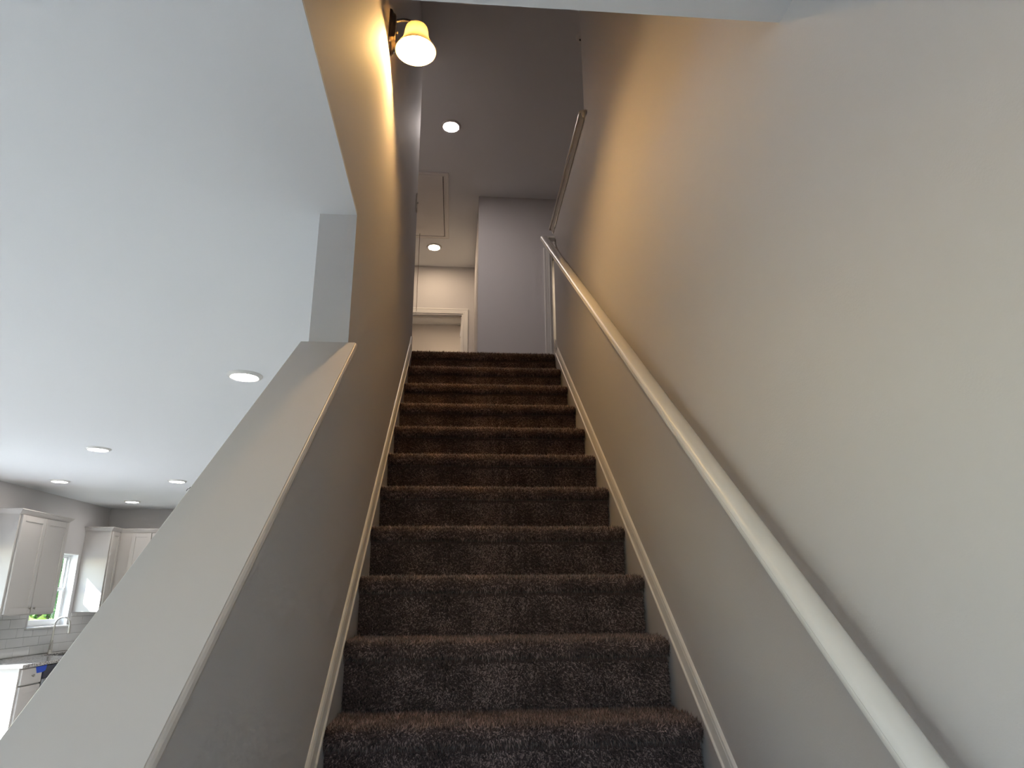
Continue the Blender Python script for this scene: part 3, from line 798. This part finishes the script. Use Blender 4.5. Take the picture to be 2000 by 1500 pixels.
d = obj('door', shaker(0, UX + 0.002, YS + 0.02, 7.915, CZ0 + 0.012, CZ1 - 0.014, rail=0.045), CAB, c2); knob_at(d, (UX + 0.022, YS + 0.05, CZ0 + 0.065), 0)
obj('crown', crown_bm([(KX + 0.001, YS, 0, -1), (UX, YS, 1, -1), (UX, 7.93, 1, -1)], CZ1 - 0.008), CAB, c2)
c3 = thing('wall_cabinet', 'pale grey wall cabinet on the kitchen end wall filling the corner', 'cabinet', (-4.4, KY, CZ0), 'kitchen wall cabinets')
obj('carcass', box((KX + 0.001, 7.93, CZ0), (-3.62, KY - 0.001, CZ1), 0.002), CAB, c3)
for (a, b) in ((-4.462, -4.215), (-4.203, -3.93), (-3.918, -3.64)):
    d = obj('door', shaker(1, 7.928, a, b, CZ0 + 0.012, CZ1 - 0.014, rail=0.05), CAB, c3); knob_at(d, (b - 0.03, 7.908, CZ0 + 0.065), 1)
obj('crown', crown_bm([(UX, 7.93, 1, -1), (-3.62, 7.93, 1, -1), (-3.62, KY - 0.002, 1, 0)], CZ1 - 0.008), CAB, c3)

BX = -4.335
b1 = thing('base_cabinet', 'pale grey base cabinet with one drawer and door at the counter end', 'cabinet', (-4.64, 5.9, FL), 'kitchen base cabinets')
obj('carcass', box((KX + 0.0008, 5.722, FL + 0.10), (BX, 6.098, ZT - 0.031), 0.002), CAB, b1)
obj('toe_kick', box((KX + 0.0008, 5.724, FL), (BX - 0.07, 6.098, FL + 0.10)), CAB, b1)
dr = obj('drawer', box((BX + 0.001, 5.745, ZT - 0.190), (BX + 0.021, 6.082, ZT - 0.045), 0.002), CAB, b1); knob_at(dr, (BX + 0.020, 5.915, ZT - 0.115), 0)
d = obj('door', shaker(0, BX + 0.001, 5.745, 6.082, FL + 0.115, ZT - 0.204), CAB, b1); knob_at(d, (BX + 0.020, 6.050, ZT - 0.27), 0)
dw = thing('dishwasher', 'steel dishwasher with dark control strip under the counter', 'dishwasher', (-4.64, 6.4, FL))
obj('tub_body', box((KX + 0.05, 6.104, FL + 0.09), (BX - 0.002, 6.696, ZT - 0.033), 0.003), DARK, dw)
obj('door_panel', box((BX - 0.001, 6.106, FL + 0.11), (BX + 0.024, 6.694, ZT - 0.165), 0.004), STEEL, dw)
obj('control_strip', box((BX - 0.001, 6.106, ZT - 0.160), (BX + 0.022, 6.694, ZT - 0.042), 0.004), NAVY, dw)
obj('kick_plate', box((BX - 0.09, 6.106, FL), (BX - 0.05, 6.694, FL + 0.09)), DARK, dw)
bm = bmesh.new(); add_tube(bm, [(BX + 0.02, 6.20, ZT - 0.215), (BX + 0.055, 6.20, ZT - 0.215), (BX + 0.055, 6.60, ZT - 0.215), (BX + 0.02, 6.60, ZT - 0.215)], 0.009, 10)
obj('handle', bm, STEEL, dw, smooth=True)
b2 = thing('base_cabinet', 'pale grey sink base cabinet between the dishwasher and kitchen corner', 'cabinet', (-4.64, 7.3, FL), 'kitchen base cabinets')
bm = bmesh.new()
add_box(bm, (KX + 0.0008, 6.702, FL + 0.10), (BX, 6.720, ZT - 0.031)); add_box(bm, (KX + 0.0008, 8.20, FL + 0.10), (BX, KY - 0.001, ZT - 0.031))
add_box(bm, (KX + 0.0008, 6.720, FL + 0.10), (BX, 8.20, FL + 0.12)); add_box(bm, (BX - 0.02, 6.720, ZT - 0.10), (BX, 8.20, ZT - 0.031))
add_box(bm, (KX + 0.0008, 6.720, FL + 0.12), (KX + 0.02, 8.20, ZT - 0.031)); add_box(bm, (KX + 0.0008, 6.702, FL), (BX - 0.07, KY - 0.001, FL + 0.10))
obj('carcass', bm, CAB, b2)
for (a, b) in ((6.715, 7.14), (7.15, 7.58)):
    d = obj('door', shaker(0, BX + 0.001, a, b, FL + 0.115, ZT - 0.115), CAB, b2); knob_at(d, (BX + 0.020, b - 0.03, ZT - 0.18), 0)

ctop = thing('countertop', 'speckled stone countertop running below the kitchen window', 'countertop', (-4.62, 7.0, ZT - 0.03))
sk = (-4.80, -4.42, 6.83, 7.56)
bm = wall_with_holes(0, ZT - 0.03, ZT, 5.690, KY - 0.001, KX + 0.012, -4.292, [(sk[2], sk[3], sk[0], sk[1])])
for v in bm.verts: v.co = Vector((v.co.z, v.co.y, v.co.x))
obj('slab', bm, STONE, ctop)
sb = thing('sink', 'steel undermount sink sunk in the stone countertop below the window', 'sink', (-4.61, 7.2, ZT - 0.24))
bm = bmesh.new()
add_box(bm, (sk[0] - 0.012, sk[2] - 0.012, ZT - 0.23), (sk[1] + 0.012, sk[3] + 0.012, ZT - 0.222))
add_box(bm, (sk[0] - 0.012, sk[2] - 0.012, ZT - 0.222), (sk[0] - 0.002, sk[3] + 0.012, ZT - 0.0305)); add_box(bm, (sk[1] + 0.002, sk[2] - 0.012, ZT - 0.222), (sk[1] + 0.012, sk[3] + 0.012, ZT - 0.0305))
add_box(bm, (sk[0] - 0.002, sk[2] - 0.012, ZT - 0.222), (sk[1] + 0.002, sk[2] - 0.002, ZT - 0.0305)); add_box(bm, (sk[0] - 0.002, sk[3] + 0.002, ZT - 0.222), (sk[1] + 0.002, sk[3] + 0.012, ZT - 0.0305))
obj('basin', bm, STEEL, sb)
bm = bmesh.new(); add_lathe(bm, [(0, 0.004), (0.03, 0.004), (0.042, 0.001), (0.042, 0)], (-4.61, 7.2, ZT - 0.222), 20)
obj('drain', bm, NICKEL, sb, smooth=True)
fx, fy = -4.868, 7.21
fc = thing('faucet', 'tall gooseneck kitchen faucet with pull-down spray head by the window', 'faucet', (fx, fy, ZT))
bm = bmesh.new(); add_lathe(bm, [(0, 0), (0.028, 0), (0.028, 0.006), (0.024, 0.012), (0.020, 0.06), (0.016, 0.13), (0.013, 0.15), (0, 0.15)], (fx, fy, ZT), 20)
bd = obj('body', bm, NICKEL, fc, smooth=True)
bm = bmesh.new(); add_tube(bm, [(fx, fy, ZT + 0.05), (fx + 0.010, fy - 0.035, ZT + 0.055), (fx + 0.02, fy - 0.055, ZT + 0.060), (fx + 0.045, fy - 0.070, ZT + 0.15)], [0.012, 0.012, 0.008, 0.004], 10)
obj('lever', bm, NICKEL, bd, smooth=True)
bm = bmesh.new(); pts = [(fx, fy, ZT + 0.14), (fx, fy, ZT + 0.30)]
for k in range(1, 13):
    a = PI - k/12*PI*1.02; pts.append((fx + 0.085 + 0.085*math.cos(a), fy, ZT + 0.315 + 0.085*math.sin(a)))
add_tube(bm, pts, 0.0105, 12)
obj('spout', bm, NICKEL, fc, smooth=True)
e = pts[-1]
bm = bmesh.new(); add_tube(bm, [e, (e[0], fy, e[2] - 0.03), (e[0], fy, e[2] - 0.09), (e[0], fy, e[2] - 0.095)], [0.012, 0.015, 0.018, 0.012], 14)
obj('spray_head', bm, NICKEL, fc, smooth=True)
b3 = thing('base_cabinet', 'pale grey base cabinet along the kitchen end wall', 'cabinet', (-3.98, 7.95, FL), 'kitchen base cabinets')
obj('carcass', box((BX + 0.03, 7.66, FL + 0.10), (-3.62, KY - 0.001, ZT - 0.031), 0.002), CAB, b3)
obj('toe_kick', box((BX + 0.03, 7.73, FL), (-3.62, KY - 0.001, FL + 0.10)), CAB, b3)
obj('worktop', box((-4.291, 7.62, ZT - 0.030), (-3.60, KY - 0.001, ZT), 0.002), STONE, b3)
for (a, b) in ((-4.29, -3.965), (-3.955, -3.63)):
    d = obj('door', shaker(1, 7.659, a, b, FL + 0.115, ZT - 0.045), CAB, b3); knob_at(d, (b - 0.03, 7.639, ZT - 0.12), 1)
# strip of masking tape across the dishwasher corner
bm = bmesh.new()
pts = [(BX + 0.0230, 5.955, ZT - 0.040), (BX + 0.0228, 6.115, ZT - 0.036), (BX + 0.0230, 6.150, ZT - 0.030), (BX + 0.0230, 6.135, ZT - 0.085), (BX + 0.0230, 6.090, ZT - 0.098), (BX + 0.0230, 5.985, ZT - 0.100)]
v0 = [bm.verts.new(p) for p in pts]; v1 = [bm.verts.new((p[0] + 0.0012, p[1], p[2])) for p in pts]
bm.faces.new(v0); bm.faces.new(list(reversed(v1)))
for i in range(len(pts)): bm.faces.new((v0[i], v1[i], v1[(i+1) % len(pts)], v0[(i+1) % len(pts)]))
tag(obj('masking_tape', bm, TAPE), 'torn piece of bright blue tape stuck over the dishwasher corner', 'tape')
# capped wires left for a hanging lamp
cwx, cwy = -3.147, 6.19
cw = thing('ceiling_wire', 'short bent dark wire ends poking from the kitchen ceiling', 'wire', (cwx, cwy, H - 0.05))
for (dx, dy) in ((-0.02, 0.0), (0.012, 0.02), (0.03, -0.01)):
    bm = bmesh.new(); add_tube(bm, [(cwx, cwy, H - 0.0005), (cwx + dx*0.6, cwy + dy, H - 0.018), (cwx + dx*1.4, cwy + dy*1.5, H - 0.022), (cwx + dx*2.0, cwy + dy*2, H - 0.045)], 0.0035, 6)
    obj('wire_end', bm, DARK, cw)

# ------------------------------------------------------------------ outdoors beyond the kitchen window
CONC = mat('pale_concrete', (0.55, 0.53, 0.50), 0.9, vary=0.08, vscale=2, bump=0.2, bscale=60)
struct('floor_bounce_slab', box((-10.5, -9.0, FL - 0.31), (KX - 0.16, 6.2, FL - 0.12)), CONC)  # unseen pale slab added to bounce neutral sunlight onto the ceiling
struct('floor_front_walk', box((KX - 0.16, -9.0, FL - 0.31), (3.0, RY - 0.16, FL - 0.12)), CONC)
g = struct('ground', box((-60, -40, FL - 0.6), (60, 60, FL - 0.3)), GRASS)
def tree(name, label, x, y, h, rad, m, seed, trunk=True):
    r_ = random.Random(seed)
    z0 = FL - 0.3
    t = thing(name, label, 'tree' if trunk else 'shrub', (x, y, z0))
    if trunk:
        bm = bmesh.new(); add_tube(bm, [(x, y, z0), (x + 0.1, y, z0 + h*0.3), (x, y + 0.1, z0 + h*0.75)], [0.16, 0.12, 0.05], 9); obj('trunk', bm, BARK, t)
    bm = bmesh.new()
    for k in range(2600):
        a = r_.uniform(0, 2*PI); u = r_.uniform(-1, 1); q = (r_.random() ** 0.45)
        s = math.sqrt(1 - u*u)
        f = 0.8 + 0.25*math.sin(3*a + seed) * s
        p = Vector((x + rad*q*f*s*math.cos(a), y + rad*q*f*s*math.sin(a), z0 + h*(0.62 if trunk else 0.5) + h*(0.38 if trunk else 0.5)*q*u))
        d1 = Vector((r_.gauss(0, 1), r_.gauss(0, 1), r_.gauss(0, 1))).normalized(); d2 = d1.orthogonal().normalized()
        l = r_.uniform(0.07, 0.15)
        bm.faces.new([bm.verts.new(p - d1*l), bm.verts.new(p + d2*l*0.5), bm.verts.new(p + d1*l), bm.verts.new(p - d2*l*0.5)])
    o = obj('foliage', bm, m, t); o['kind'] = 'stuff'
tree('garden_tree', 'green leafy tree outside the kitchen window', -9.3, 14.9, 4.6, 1.3, LEAF, 1)
tree('garden_tree', 'yellow green leafy tree outside the kitchen window', -11.0, 17.6, 3.4, 1.2, LEAF2, 2)
tree('garden_tree', 'darker green tree farther behind the garden shrubs', -13.5, 21.5, 5.0, 2.0, LEAF, 3)
tree('garden_shrub', 'low yellow green shrub below the kitchen window view', -7.7, 12.1, 1.45, 0.8, LEAF2, 4, False)
tree('garden_shrub', 'low green shrub beside the garden tree', -9.9, 12.2, 1.8, 1.0, LEAF, 5, False)
